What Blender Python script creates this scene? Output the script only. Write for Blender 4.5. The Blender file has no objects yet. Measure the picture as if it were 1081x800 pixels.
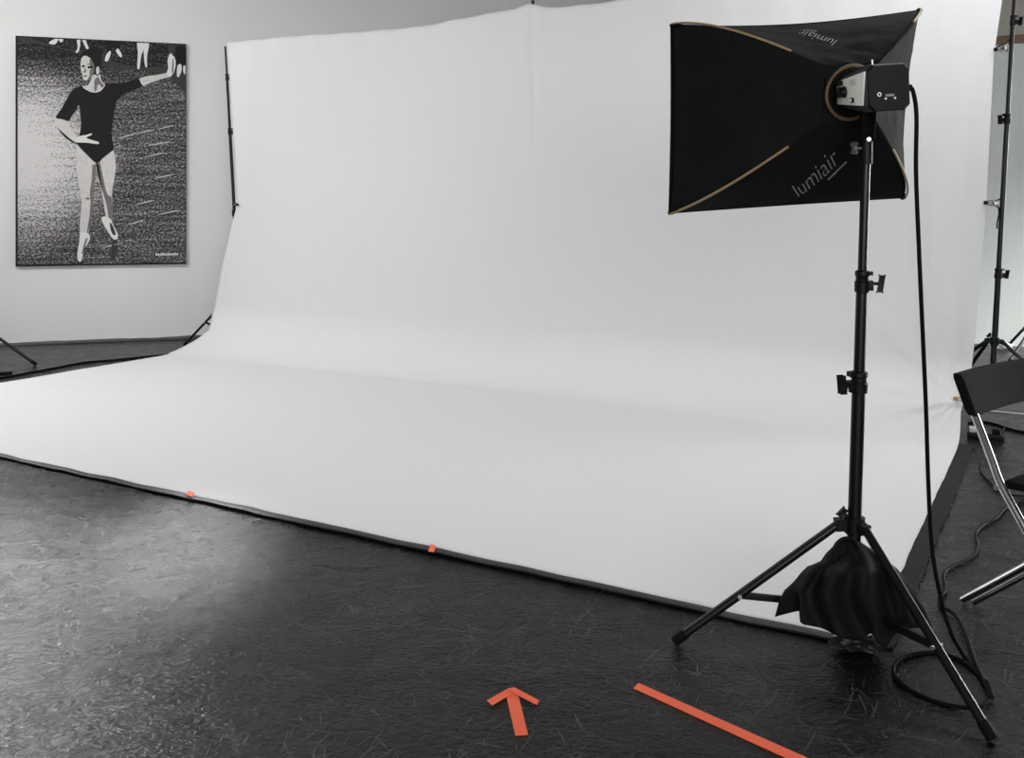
import bpy, bmesh, math, random
from mathutils import Vector, Matrix, noise
from mathutils.bvhtree import BVHTree
random.seed(7)
PI = math.pi
sc = bpy.context.scene
COL = sc.collection

# ------------------------------------------------------------------ camera
H = 1.40            # eye height
FPX = 950.0         # focal length in pixels of the 1081 px wide frame
PPY = 225.0         # row of the optical axis and horizon (the lens is shifted down)
TANP = 0.0          # the picture keeps uprights upright
PITCH = math.atan(TANP)
cam = bpy.data.cameras.new('camera')
cam.sensor_width = 36.0
cam.lens = 36.0 * FPX / 1081.0
cam.shift_y = -(400.0 - PPY) / 1081.0
cam.clip_start = 0.05
camo = bpy.data.objects.new('camera', cam)
camo.location = (0, 0, H)
camo.rotation_euler = (PI / 2 - PITCH, 0, 0)
COL.objects.link(camo)
sc.camera = camo


def ray(px, py):
    x = (px - 540.5) / FPX
    y = (PPY - py) / FPX
    c, s = math.cos(PITCH), math.sin(PITCH)
    return Vector((x, c + y * s, y * c - s))


def F(px, py, z=0.0):
    """point at height z (on the floor by default)"""
    d = ray(px, py)
    return Vector((0, 0, H)) + d * ((z - H) / d.z)


def D(px, py, Y):
    """point at distance Y in front of the camera"""
    d = ray(px, py)
    return Vector((0, 0, H)) + d * (Y / d.y)


def on_plane(px, py, p0, n):
    d = ray(px, py)
    o = Vector((0, 0, H))
    return o + d * ((p0 - o).dot(n) / d.dot(n))


# set axes: U runs along the front edge of the backdrop, V towards its back
ANG = math.radians(-29.0)
UX = Vector((math.cos(ANG), math.sin(ANG), 0))
VX = Vector((-math.sin(ANG), math.cos(ANG), 0))


def W(u, v, z=0.0):
    return UX * u + VX * v + Vector((0, 0, z))


def toUV(p):
    return p.dot(UX), p.dot(VX), p.z


# ------------------------------------------------------------------ materials
def newmat(name):
    m = bpy.data.materials.new(name)
    m.use_nodes = True
    return m, m.node_tree.nodes, m.node_tree.links, m.node_tree.nodes['Principled BSDF']


def simple(name, col, rough=0.5, metal=0.0, spec=0.5, bump=0.0, bscale=60.0, var=0.0):
    m, N, L, b = newmat(name)
    b.inputs['Base Color'].default_value = (*col, 1)
    b.inputs['Roughness'].default_value = rough
    b.inputs['Metallic'].default_value = metal
    b.inputs['Specular IOR Level'].default_value = spec
    tc = N.new('ShaderNodeTexCoord')
    nz = N.new('ShaderNodeTexNoise')
    nz.inputs['Scale'].default_value = bscale
    nz.inputs['Detail'].default_value = 4
    L.new(tc.outputs['Object'], nz.inputs['Vector'])
    if bump:
        bp = N.new('ShaderNodeBump')
        bp.inputs['Strength'].default_value = bump
        bp.inputs['Distance'].default_value = 0.01
        L.new(nz.outputs['Fac'], bp.inputs['Height'])
        L.new(bp.outputs['Normal'], b.inputs['Normal'])
    if var:
        mx = N.new('ShaderNodeMix'); mx.data_type = 'RGBA'
        mx.inputs[6].default_value = (*[c * (1 - var) for c in col], 1)
        mx.inputs[7].default_value = (*[min(1, c * (1 + var)) for c in col], 1)
        L.new(nz.outputs['Fac'], mx.inputs[0])
        L.new(mx.outputs[2], b.inputs['Base Color'])
    return m


def fabric_white():
    m, N, L, b = newmat('white_muslin')
    b.inputs['Base Color'].default_value = (0.70, 0.70, 0.705, 1)
    b.inputs['Roughness'].default_value = 0.9
    b.inputs['Specular IOR Level'].default_value = 0.15
    tc = N.new('ShaderNodeTexCoord')
    n1 = N.new('ShaderNodeTexNoise'); n1.inputs['Scale'].default_value = 5; n1.inputs['Detail'].default_value = 6
    n2 = N.new('ShaderNodeTexNoise'); n2.inputs['Scale'].default_value = 1.1; n2.inputs['Detail'].default_value = 3
    L.new(tc.outputs['Object'], n1.inputs['Vector']); L.new(tc.outputs['Object'], n2.inputs['Vector'])
    ad = N.new('ShaderNodeMath'); ad.operation = 'MULTIPLY_ADD'; ad.inputs[1].default_value = 2.0
    L.new(n2.outputs['Fac'], ad.inputs[0]); L.new(n1.outputs['Fac'], ad.inputs[2])
    bp = N.new('ShaderNodeBump'); bp.inputs['Strength'].default_value = 0.16; bp.inputs['Distance'].default_value = 0.03
    L.new(ad.outputs[0], bp.inputs['Height']); L.new(bp.outputs['Normal'], b.inputs['Normal'])
    return m


def floor_vinyl():
    m, N, L, b = newmat('black_dance_vinyl')
    tc = N.new('ShaderNodeTexCoord')

    def noise_(scale, detail=4, rough=0.6, dist=0.0, vec=None):
        n = N.new('ShaderNodeTexNoise')
        n.inputs['Scale'].default_value = scale
        n.inputs['Detail'].default_value = detail
        n.inputs['Roughness'].default_value = rough
        n.inputs['Distortion'].default_value = dist
        L.new(vec or tc.outputs['Object'], n.inputs['Vector'])
        return n

    def math_(op, a, bb=None, c=None, clamp=False):
        n = N.new('ShaderNodeMath'); n.operation = op; n.use_clamp = clamp
        for k, v in enumerate((a, bb, c)):
            if v is None: continue
            if isinstance(v, (int, float)): n.inputs[k].default_value = v
            else: L.new(v, n.inputs[k])
        return n.outputs[0]

    def scratches(rot, sx_, sy_, thr, seed, gate):
        """short thin marks: strongly stretched noise, cut high"""
        nd = noise_(1.7, 2, 0.5, 0)
        mv = N.new('ShaderNodeVectorMath'); mv.operation = 'MULTIPLY_ADD'
        mv.inputs[1].default_value = (0.16, 0.16, 0)
        L.new(nd.outputs['Color'], mv.inputs[0]); L.new(tc.outputs['Object'], mv.inputs[2])
        rt_ = N.new('ShaderNodeMapping')
        rt_.inputs['Rotation'].default_value = (0, 0, rot); rt_.inputs['Location'].default_value = (seed, seed * 2.1, seed)
        L.new(mv.outputs[0], rt_.inputs['Vector'])
        sc1 = N.new('ShaderNodeMapping'); sc1.inputs['Scale'].default_value = (sx_, sy_, 1)
        L.new(rt_.outputs[0], sc1.inputs['Vector'])
        n = noise_(1.0, 1, 0.5, 0, sc1.outputs[0])
        ln = N.new('ShaderNodeMapRange')
        ln.inputs['From Min'].default_value = thr; ln.inputs['From Max'].default_value = thr + 0.05
        L.new(n.outputs['Fac'], ln.inputs['Value'])
        g = noise_(1.6, 3, 0.7)
        gt = N.new('ShaderNodeMapRange')
        gt.inputs['From Min'].default_value = gate; gt.inputs['From Max'].default_value = gate + 0.12
        L.new(g.outputs['Fac'], gt.inputs['Value'])
        return math_('MULTIPLY', ln.outputs[0], gt.outputs[0])

    ss = [scratches(r_, a_, b_, t_, k_ * 3.7, 0.40) for k_, (r_, a_, b_, t_) in enumerate(
        ((0.4, 5, 130, 0.70), (1.3, 6, 150, 0.71), (2.2, 5, 140, 0.70), (2.9, 8, 190, 0.70), (0.9, 3, 110, 0.73), (1.8, 9, 200, 0.70)))]
    sc_ = ss[0]
    for q in ss[1:]: sc_ = math_('MAXIMUM', sc_, q)
    big = noise_(0.9, 4, 0.6, 0.4)
    cr = N.new('ShaderNodeValToRGB')
    cr.color_ramp.elements[0].position = 0.3; cr.color_ramp.elements[0].color = (0.0035, 0.0036, 0.0036, 1)
    cr.color_ramp.elements[1].position = 0.75; cr.color_ramp.elements[1].color = (0.0075, 0.0077, 0.0077, 1)
    L.new(big.outputs['Fac'], cr.inputs['Fac'])
    mx = N.new('ShaderNodeMix'); mx.data_type = 'RGBA'
    mx.inputs[7].default_value = (0.12, 0.12, 0.115, 1)
    L.new(math_('MULTIPLY', sc_, 0.6), mx.inputs[0]); L.new(cr.outputs['Color'], mx.inputs[6])
    L.new(mx.outputs[2], b.inputs['Base Color'])
    med = noise_(7, 6, 0.65, 0.6)
    rr = N.new('ShaderNodeMapRange')
    rr.inputs['From Min'].default_value = 0.3; rr.inputs['From Max'].default_value = 0.7
    rr.inputs['To Min'].default_value = 0.20; rr.inputs['To Max'].default_value = 0.33
    L.new(med.outputs['Fac'], rr.inputs['Value'])
    L.new(rr.outputs[0], b.inputs['Roughness'])
    b.inputs['Specular IOR Level'].default_value = 0.17
    # stretched dimples and ripples of the rolled-out vinyl
    mp = N.new('ShaderNodeMapping'); mp.inputs['Rotation'].default_value = (0, 0, -ANG)
    mp.inputs['Scale'].default_value = (1.0, 1.5, 1)
    L.new(tc.outputs['Object'], mp.inputs['Vector'])
    f1 = noise_(48, 4, 0.62, 0.3, mp.outputs[0])
    f2 = noise_(3.0, 3, 0.5, 0.5, mp.outputs[0])
    hh = math_('MULTIPLY_ADD', f2.outputs['Fac'], 3.0, f1.outputs['Fac'])
    hh = math_('MULTIPLY_ADD', sc_, 0.10, hh)
    bp = N.new('ShaderNodeBump'); bp.inputs['Strength'].default_value = 0.5; bp.inputs['Distance'].default_value = 0.010
    L.new(hh, bp.inputs['Height']); L.new(bp.outputs['Normal'], b.inputs['Normal'])
    return m


def print_ground():
    """grainy black and white print of a studio floor"""
    m, N, L, b = newmat('print_grainy_floor')
    b.inputs['Roughness'].default_value = 0.7
    b.inputs['Specular IOR Level'].default_value = 0.2
    tc = N.new('ShaderNodeTexCoord')
    mp = N.new('ShaderNodeMapping'); mp.inputs['Rotation'].default_value = (0, 0, 0)
    L.new(tc.outputs['UV'], mp.inputs['Vector'])
    mp.inputs['Rotation'].default_value = (0, 0, math.radians(-20))
    mp.inputs['Scale'].default_value = (70, 88, 1)
    n1 = N.new('ShaderNodeTexNoise'); n1.inputs['Scale'].default_value = 1.0; n1.inputs['Detail'].default_value = 3; n1.inputs['Roughness'].default_value = 0.8
    L.new(mp.outputs[0], n1.inputs['Vector'])
    mp2 = N.new('ShaderNodeMapping'); mp2.inputs['Rotation'].default_value = (0, 0, math.radians(-20)); mp2.inputs['Scale'].default_value = (3, 42, 1)
    L.new(tc.outputs['UV'], mp2.inputs['Vector'])
    n2 = N.new('ShaderNodeTexNoise'); n2.inputs['Scale'].default_value = 1.0; n2.inputs['Detail'].default_value = 3
    L.new(mp2.outputs[0], n2.inputs['Vector'])
    # the picture itself is pale on one side and dark along its top
    vd = N.new('ShaderNodeVectorMath'); vd.operation = 'DISTANCE'
    vd.inputs[1].default_value = (0.02, 0.70, 0)
    L.new(tc.outputs['UV'], vd.inputs[0])
    mr = N.new('ShaderNodeMapRange')
    mr.inputs['From Min'].default_value = 0.08; mr.inputs['From Max'].default_value = 0.62
    mr.inputs['To Min'].default_value = 0.33; mr.inputs['To Max'].default_value = -0.06
    L.new(vd.outputs['Value'], mr.inputs['Value'])
    sx = N.new('ShaderNodeSeparateXYZ'); L.new(tc.outputs['UV'], sx.inputs[0])
    tp = N.new('ShaderNodeMapRange')
    tp.inputs['From Min'].default_value = 1.16; tp.inputs['From Max'].default_value = 1.31
    tp.inputs['To Min'].default_value = 0.0; tp.inputs['To Max'].default_value = -0.12
    L.new(sx.outputs['Y'], tp.inputs['Value'])

    def add(a, c, k=1.0):
        n = N.new('ShaderNodeMath'); n.operation = 'MULTIPLY_ADD'; n.inputs[1].default_value = k
        L.new(c, n.inputs[0]); L.new(a, n.inputs[2]); return n.outputs[0]
    f = add(mr.outputs[0], n1.outputs['Fac'], 1.15)
    f = add(f, n2.outputs['Fac'], 0.30)
    f = add(f, tp.outputs[0])
    cr = N.new('ShaderNodeValToRGB')
    e = cr.color_ramp.elements
    e[0].position = 0.57; e[0].color = (0.012, 0.011, 0.012, 1)
    e[1].position = 0.93; e[1].color = (0.66, 0.64, 0.63, 1)
    x = e.new(0.73); x.color = (0.15, 0.14, 0.145, 1)
    L.new(f, cr.inputs['Fac']); L.new(cr.outputs['Color'], b.inputs['Base Color'])
    return m


M = {}
M['cloth'] = fabric_white()
M['floor'] = floor_vinyl()
M['wall'] = simple('wall_paint_grey_white', (0.78, 0.775, 0.765), 0.75, spec=0.25, bump=0.06, bscale=35, var=0.012)
M['wall_green'] = simple('wall_paint_cool_grey', (0.79, 0.82, 0.80), 0.6, spec=0.3, bump=0.03, bscale=20)
M['wall_taupe'] = simple('wall_paint_taupe', (0.50, 0.47, 0.43), 0.7, spec=0.3, bump=0.03, bscale=20)
M['ceiling'] = simple('ceiling_paint_dark', (0.07, 0.07, 0.07), 0.9, bump=0.03)
M['wood'] = simple('brown_wood_trim', (0.20, 0.12, 0.07), 0.5, bump=0.05, bscale=40, var=0.25)
M['skirting'] = simple('dark_vinyl_skirting', (0.05, 0.052, 0.052), 0.45, bump=0.1, bscale=15, var=0.2)
M['black_metal'] = simple('black_powder_coat', (0.004, 0.004, 0.0043), 0.36, spec=0.32, bump=0.02, bscale=200)
M['black_plastic'] = simple('black_plastic', (0.004, 0.004, 0.0044), 0.5, spec=0.2, bump=0.03, bscale=120)
M['black_fabric'] = simple('softbox_black_nylon', (0.010, 0.0105, 0.0105), 0.75, spec=0.03, bump=0.7, bscale=9, var=0.3)
M['chair_black'] = simple('chair_black_vinyl', (0.005, 0.005, 0.0055), 0.85, spec=0.06, bump=0.1, bscale=120)
M['bag_fabric'] = simple('black_soft_cloth', (0.0032, 0.0035, 0.0038), 0.72, spec=0.2, bump=0.35, bscale=24, var=0.2)
M['rod'] = simple('tan_fibreglass_rod', (0.30, 0.20, 0.10), 0.4, spec=0.5, bump=0.02, bscale=150, var=0.2)
M['ring'] = simple('brown_ring_paint', (0.13, 0.08, 0.04), 0.45, spec=0.4, bump=0.02, bscale=150, var=0.2)
M['steel'] = simple('silver_steel', (0.62, 0.61, 0.58), 0.32, metal=0.9, bump=0.02, bscale=200)
M['chrome'] = simple('chrome_tube', (0.58, 0.57, 0.55), 0.16, metal=1.0, bump=0.01, bscale=90)
M['silver'] = simple('silver_painted_panel', (0.88, 0.87, 0.78), 0.45, spec=0.5, bump=0.02, bscale=150, var=0.04)
M['rubber'] = simple('black_rubber', (0.004, 0.004, 0.004), 0.65, spec=0.08, bump=0.05, bscale=120)
M['orange'] = simple('orange_cloth_tape', (0.93, 0.155, 0.07), 0.6, spec=0.3, bump=0.15, bscale=180, var=0.1)
M['gaffer'] = simple('black_gaffer_tape', (0.012, 0.012, 0.0125), 0.5, spec=0.4, bump=0.35, bscale=30, var=0.3)
M['gaffer_matte'] = simple('matte_black_floor_tape', (0.006, 0.006, 0.006), 0.65, spec=0.15, bump=0.3, bscale=30, var=0.3)
M['diffuser'] = simple('white_diffuser_cloth', (0.78, 0.78, 0.78), 0.9, bump=0.1, bscale=60)
M['logo'] = simple('grey_screen_print', (0.24, 0.24, 0.25), 0.6, bump=0.02)
M['brass'] = simple('brass_clip', (0.55, 0.38, 0.14), 0.35, metal=0.8, bump=0.02)
M['white_plastic'] = simple('white_plastic', (0.62, 0.61, 0.58), 0.4, bump=0.02)
M['red_plastic'] = simple('red_switch_plastic', (0.55, 0.03, 0.03), 0.4, bump=0.02)
M['print_ground'] = print_ground()
M['print_black'] = simple('print_black_ink', (0.012, 0.010, 0.011), 0.7, spec=0.2, bscale=60, var=0.3)
M['print_skin'] = simple('print_pale_ink', (0.62, 0.60, 0.58), 0.7, spec=0.2, bscale=26, var=0.22)
M['print_white'] = simple('print_white_ink', (0.74, 0.72, 0.70), 0.7, spec=0.2, bscale=40, var=0.06)
M['print_mid'] = simple('print_mid_grey_ink', (0.17, 0.16, 0.155), 0.7, spec=0.2, bscale=55, var=0.6)
M['print_dark'] = simple('print_dark_grey_ink', (0.045, 0.042, 0.042), 0.7, spec=0.2, bscale=60, var=0.5)
M['canvas_side'] = simple('black_canvas_edge', (0.015, 0.013, 0.014), 0.7, spec=0.2, bump=0.1, bscale=150)


# ------------------------------------------------------------------ mesh helpers
def catmull(pts, n=8, closed=False):
    pts = [Vector(p) for p in pts]
    out = []
    m = len(pts)
    rng = range(m) if closed else range(m - 1)
    for i in rng:
        if closed:
            p0, p1, p2, p3 = pts[(i - 1) % m], pts[i], pts[(i + 1) % m], pts[(i + 2) % m]
        else:
            p0 = pts[max(i - 1, 0)]; p1 = pts[i]; p2 = pts[i + 1]; p3 = pts[min(i + 2, m - 1)]
        for k in range(n):
            t = k / n
            out.append(0.5 * ((2 * p1) + (p2 - p0) * t + (2 * p0 - 5 * p1 + 4 * p2 - p3) * t * t + (3 * p1 - p0 - 3 * p2 + p3) * t ** 3))
    if not closed:
        out.append(pts[-1].copy())
    return out


class MB:
    def __init__(self):
        self.v = []; self.f = []; self.mi = []; self.cur = 0

    def add(self, verts, faces):
        o = len(self.v)
        self.v += [Vector(p) for p in verts]
        self.f += [tuple(o + i for i in f) for f in faces]
        self.mi += [self.cur] * len(faces)
        return self

    def tube(self, path, r, seg=12, cap=True, r2=None, flat=None):
        path = [Vector(p) for p in path]
        n = len(path)
        rings = []
        prev = None
        for i, p in enumerate(path):
            d = (path[min(i + 1, n - 1)] - path[max(i - 1, 0)]).normalized()
            if prev is None:
                a = Vector((0, 0, 1)) if abs(d.z) < 0.9 else Vector((1, 0, 0))
                x = d.cross(a).normalized()
            else:
                x = (prev - d * prev.dot(d)).normalized()
            prev = x
            y = d.cross(x)
            rad = r if r2 is None else r + (r2 - r) * i / max(1, n - 1)
            if callable(r): rad = r(i / max(1, n - 1))
            rings.append([p + (x * math.cos(2 * PI * k / seg) + y * math.sin(2 * PI * k / seg)) * rad for k in range(seg)])
        vs = [q for rg in rings for q in rg]
        fs = []
        for i in range(n - 1):
            for k in range(seg):
                a = i * seg + k; b = i * seg + (k + 1) % seg
                fs.append((a, b, b + seg, a + seg))
        if cap:
            fs.append(tuple(reversed(range(seg))))
            fs.append(tuple(range((n - 1) * seg, n * seg)))
        return self.add(vs, fs)

    def box(self, c, ax, ay, az, bev=0.0):
        """box with half-axis vectors; chamfered when bev > 0"""
        c = Vector(c); ax = Vector(ax); ay = Vector(ay); az = Vector(az)
        bm = bmesh.new()
        bmesh.ops.create_cube(bm, size=2.0)
        M4 = Matrix((ax, ay, az)).transposed()
        for v in bm.verts: v.co = c + M4 @ v.co
        if bev > 0:
            bmesh.ops.bevel(bm, geom=bm.edges[:], offset=bev, segments=2, profile=0.6, affect='EDGES')
        bm.verts.index_update()
        self.add([v.co.copy() for v in bm.verts], [tuple(v.index for v in f.verts) for f in bm.faces])
        bm.free()
        return self

    def beam(self, a, b, w, t, up=(0, 0, 1), bev=0.002):
        a = Vector(a); b = Vector(b); d = (b - a)
        x = d.normalized(); y = Vector(up).cross(x)
        if y.length < 1e-4: y = Vector((1, 0, 0)).cross(x)
        y.normalize(); z = x.cross(y)
        return self.box((a + b) / 2, d / 2, y * w / 2, z * t / 2, bev)

    def build(self, name, mat, parent=None, smooth=True, origin=None, angle=40):
        me = bpy.data.meshes.new(name)
        if parent is not None:
            org = parent.get('_org'); org = Vector(org)
        else:
            org = Vector(origin) if origin is not None else Vector((0, 0, 0))
        me.from_pydata([tuple(p - org) for p in self.v], [], self.f)
        mats = mat if isinstance(mat, (list, tuple)) else [mat]
        for mm in mats: me.materials.append(mm)
        for p, k in zip(me.polygons, self.mi): p.material_index = k
        bm = bmesh.new(); bm.from_mesh(me)
        bmesh.ops.recalc_face_normals(bm, faces=bm.faces[:])
        if smooth:
            lim = math.radians(angle)
            for e in bm.edges:
                e.smooth = not (len(e.link_faces) == 2 and e.calc_face_angle(0) > lim)
            for f in bm.faces: f.smooth = True
        bm.to_mesh(me); bm.free()
        o = bpy.data.objects.new(name, me)
        COL.objects.link(o)
        o['_org'] = tuple(org)
        if parent is not None:
            o.parent = parent
        else:
            o.location = org
        return o


def tag(o, label=None, cat=None, group=None, kind=None):
    if label: o['label'] = label
    if cat: o['category'] = cat
    if group: o['group'] = group
    if kind: o['kind'] = kind
    return o


def thing(name, loc, label, cat, group=None):
    o = bpy.data.objects.new(name, None)
    o.location = loc; o.empty_display_size = 0.1
    COL.objects.link(o)
    o['_org'] = tuple(loc)
    return tag(o, label, cat, group)


def lerp(a, b, t): return a + (b - a) * t


def interp(x, tab):
    if x <= tab[0][0]: return tab[0][1]
    for (a, p), (b, q) in zip(tab, tab[1:]):
        if x <= b: return p + (q - p) * (x - a) / (b - a) if b > a else q
    return tab[-1][1]


def sstep(a, b, x):
    t = max(0, min(1, (x - a) / (b - a)))
    return t * t * (3 - 2 * t)


# ------------------------------------------------------------------ room shell
WL0 = F(0, 365); WANG = math.radians(16.0)
WLD = Vector((math.cos(WANG), math.sin(WANG), 0))           # along the left wall, to the right
WLN = Vector((math.sin(WANG), -math.cos(WANG), 0))          # its face normal, into the room
vb = F(1050, 364).dot(VX)                                    # back wall runs parallel to the backdrop
tt = (vb - WL0.dot(VX)) / WLD.dot(VX)
CORN = WL0 + WLD * tt
LEFT_END = WL0 - WLD * 4.5
uR_wall = 9.2
CORN_R = W(uR_wall, vb)
NEAR_L = LEFT_END + Vector((1.5, -12.5, 0))
NEAR_R = Vector((CORN_R.x - 1.0, NEAR_L.y, 0))
ZC = 4.3

mb = MB()
outline = [LEFT_END, CORN, CORN_R, NEAR_R, NEAR_L]
mb.add([p for p in outline] + [p - Vector((0, 0, 0.1)) for p in outline],
       [(4, 3, 2, 1, 0), (5, 6, 7, 8, 9)] + [(i, (i + 1) % 5, 5 + (i + 1) % 5, 5 + i) for i in range(5)])
tag(mb.build('floor', M['floor'], smooth=False), kind='structure')
mb = MB()
up = Vector((0, 0, ZC))
mb.add([p + up for p in outline] + [p + up + Vector((0, 0, 0.1)) for p in outline],
       [(0, 1, 2, 3, 4), (9, 8, 7, 6, 5)] + [(i, 5 + i, 5 + (i + 1) % 5, (i + 1) % 5) for i in range(5)])
tag(mb.build('ceiling', M['ceiling'], smooth=False), kind='structure')


def wall(name, a, b, mat, z0=0.0, z1=ZC, th=0.12):
    d = (b - a).normalized(); n = Vector((-d.y, d.x, 0))
    m = MB()
    m.box((a + b) / 2 + n * th / 2 + Vector((0, 0, (z0 + z1) / 2)), (b - a) / 2, n * th / 2, Vector((0, 0, (z1 - z0) / 2)))
    return tag(m.build(name, mat, smooth=False), kind='structure')


wall('wall_left', LEFT_END, CORN, M['wall'])
zt = on_plane(1068, 42, F(1050, 364), VX).z                  # wooden rail on the back wall
wall('wall_back', CORN, CORN_R, M['wall_green'])
wall('wall_right', CORN_R, NEAR_R, M['wall'])
mb = MB()
mb.box((CORN + CORN_R) / 2 - VX * 0.004 + Vector((0, 0, (zt + ZC) / 2)), (CORN_R - CORN) / 2, VX * 0.004, Vector((0, 0, (ZC - zt) / 2)))
tag(mb.build('wall_back_upper', M['wall_taupe'], smooth=False), kind='structure')
mb = MB()
mb.box((CORN + CORN_R) / 2 - VX * 0.02 + Vector((0, 0, zt)), (CORN_R - CORN) / 2, VX * 0.02, Vector((0, 0, 0.045)), 0.006)
tag(mb.build('trim_1', M['wood']), kind='structure')

# the vinyl turned up a little, unevenly, along the wall
mb = MB()
n = 160; vs = []; fs = []
Lw = (CORN - LEFT_END).length
for i in range(n + 1):
    t = i / n
    p = LEFT_END + WLD * (Lw * t)
    hgt = 0.035 + 0.020 * noise.noise(Vector((t * 14, 1.3, 0))) + 0.008 * noise.noise(Vector((t * 60, 4, 0)))
    for q in (p + WLN * 0.03 + Vector((0, 0, 0.001)), p + WLN * 0.012 + Vector((0, 0, 0.012)), p + WLN * 0.006 + Vector((0, 0, hgt)), p + WLN * 0.0005 + Vector((0, 0, hgt + 0.002))):
        vs.append(q)
for i in range(n):
    for k in range(3):
        a = i * 4 + k
        fs.append((a, a + 1, a + 5, a + 4))
mb.add(vs, fs)
tag(mb.build('baseboard_left', M['skirting']), kind='structure')

# ------------------------------------------------------------------ backdrop cloth
pFR = F(920, 684); pRR = F(1013, 470); pBL = F(195, 372); pL0 = F(0, 407)
VF = (pFR.dot(VX) + F(0, 482).dot(VX)) / 2
VC = (F(330, 392).dot(VX) + F(840, 447).dot(VX)) / 2
VW = VC + 0.42
UL = (pBL.dot(UX) + pL0.dot(UX)) / 2
URF = pFR.dot(UX)
URR = pRR.dot(UX)
PW = W(0, VW)


def wp(px, py):
    p = on_plane(px, py, PW, VX)
    return p.dot(UX), p.z


def wq(px, py, vv):
    p = on_plane(px, py, W(0, vv), VX)
    return p.dot(UX), p.z


ledge = [(pBL.dot(UX), 0.0), wq(207, 351, VC + 0.17), wq(217, 334, VC + 0.32)] + [wp(*q) for q in ((232, 290), (243, 240), (249, 217), (248.5, 170), (246, 120), (243, 80), (240.5, 46))]
ledge = sorted([(z, u) for u, z in ledge])
redge = [(URR, 0.0)] + [wp(*q) for q in ((1017, 452), (1016, 428), (1025, 395), (1030, 350), (1041, 217), (1049, 60), (1058, 0), (1062, -50))]
redge = sorted([(z, u) for u, z in redge])
top_px = [(240.5, 45), (300, 39.5), (350, 36), (400, 31.5), (440, 28), (480, 21), (520, 14), (545, 9), (557, 4), (575, 8), (600, 7), (640, 2), (700, -6), (800, -16), (930, -33), (1062, -54)]
top_tab = []
uLt, uRt = wp(238, 45)[0], wp(1062, -54)[0]
for q in top_px:
    u, z = wp(*q)
    top_tab.append(((u - uLt) / (uRt - uLt), z))
useam = wp(563, 120)[0]
uclip, zclip = wp(1013.5, 422)


def ubr(v): return lerp(URF, URR, max(0, min(1, (v - VF) / (VC - VF))))


def cloth_point(s, r):
    """r in 0..1 floor, 1..2 sweep, 2..3 wall"""
    zc = 0.46
    vc = VC - 0.30 * sstep(0.70, 0.97, s) - 0.12 * sstep(0.22, 0.0, s)
    if r <= 1:
        v = lerp(VF, vc, r)
        ur = ubr(v)
        ul = lerp(UL - 0.02, pBL.dot(UX), r)
        u = lerp(ul, ur, s)
        z = 0.004
        # faint ripples lying on the floor
        z += 0.006 * max(0, noise.noise(Vector((u * 0.9, v * 3.2, 0)))) * sstep(0, 0.1, r)
        return W(u, v, z)
    if r <= 2:
        a = (r - 1) * PI / 2
        v = vc + (VW - vc) * math.sin(a) ** 1.1
        z = 0.004 + zc * (1 - math.cos(a))
    else:
        ztop = interp(s, top_tab)
        z = lerp(0.004 + zc, ztop, r - 2)
        v = VW
        a = PI / 2
    ul = interp(z, ledge); ur = interp(z, redge)
    if r <= 2:
        k = (r - 1)
        ul = lerp(pBL.dot(UX), ul, sstep(0, 0.5, k))
        ur = lerp(ubr(v), ur, sstep(0, 0.5, k))
    u = lerp(ul, ur, s)
    g = sstep(0.02, 0.5, z)
    gf = sstep(0.004, 0.05, z)
    d = 0.0
    # tension folds fanning out from the brass clip
    du, dz = u - uclip, z - zclip
    rr = math.hypot(du, dz)
    ph = math.atan2(dz, -du)
    df = 0.0
    for pa, A, Lf in ((-0.20, 0.105, 0.62), (-0.50, 0.070, 0.38), (-0.90, 0.060, 0.28), (0.12, 0.045, 0.40), (0.75, 0.026, 0.45), (1.15, 0.024, 0.40)):
        pd_ = rr * (ph - pa)
        df += A * math.exp(-(pd_ / (0.008 + 0.070 * rr)) ** 2) * math.exp(-rr / Lf) * rr / (rr + 0.05)
    # seam over the middle pole
    d -= 0.014 * math.exp(-((u - useam) / 0.020) ** 2) * sstep(1.2, 2.4, z)
    # hanging pleats, stronger near the right edge and low down
    w = 0.35 + 1.0 * sstep(0.80, 1.0, s)
    d += 0.016 * w * noise.noise(Vector((u * 5.5, z * 0.55, 3.0)))
    d += 0.004 * noise.noise(Vector((u * 14, z * 1.6, 9.0)))
    d += 0.05 * noise.noise(Vector((u * 0.7, z * 0.7, 5.0)))
    # pull marks under the tied top edge
    ztop = interp(s, top_tab)
    d += 0.010 * math.exp(-((ztop - z) / 0.25)) * math.sin(u * 16)
    t_ = d * g + df * gf
    return W(u, v - t_ * math.sin(a), z + t_ * math.cos(a) * 0.8)


NC = 320
rows = [i / 46 for i in range(46)] + [1 + i / 72 for i in range(72)] + [2 + i / 84 for i in range(85)]
vs = []; fs = []
for r in rows:
    for i in range(NC + 1):
        s = i / NC
        s = 1 - (1 - s) ** 1.5
        vs.append(cloth_point(s, r))
for j in range(len(rows) - 1):
    for i in range(NC):
        a = j * (NC + 1) + i
        fs.append((a, a + 1, a + NC + 2, a + NC + 1))
mb = MB(); mb.add(vs, fs)
cloth = mb.build('backdrop_cloth', M['cloth'], origin=W(-3.5, VC, 0))
sol = cloth.modifiers.new('thickness', 'SOLIDIFY'); sol.thickness = 0.003; sol.offset = 1.0
tag(cloth, 'large white muslin backdrop hung from stands and sweeping out over the black floor', 'backdrop')

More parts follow.
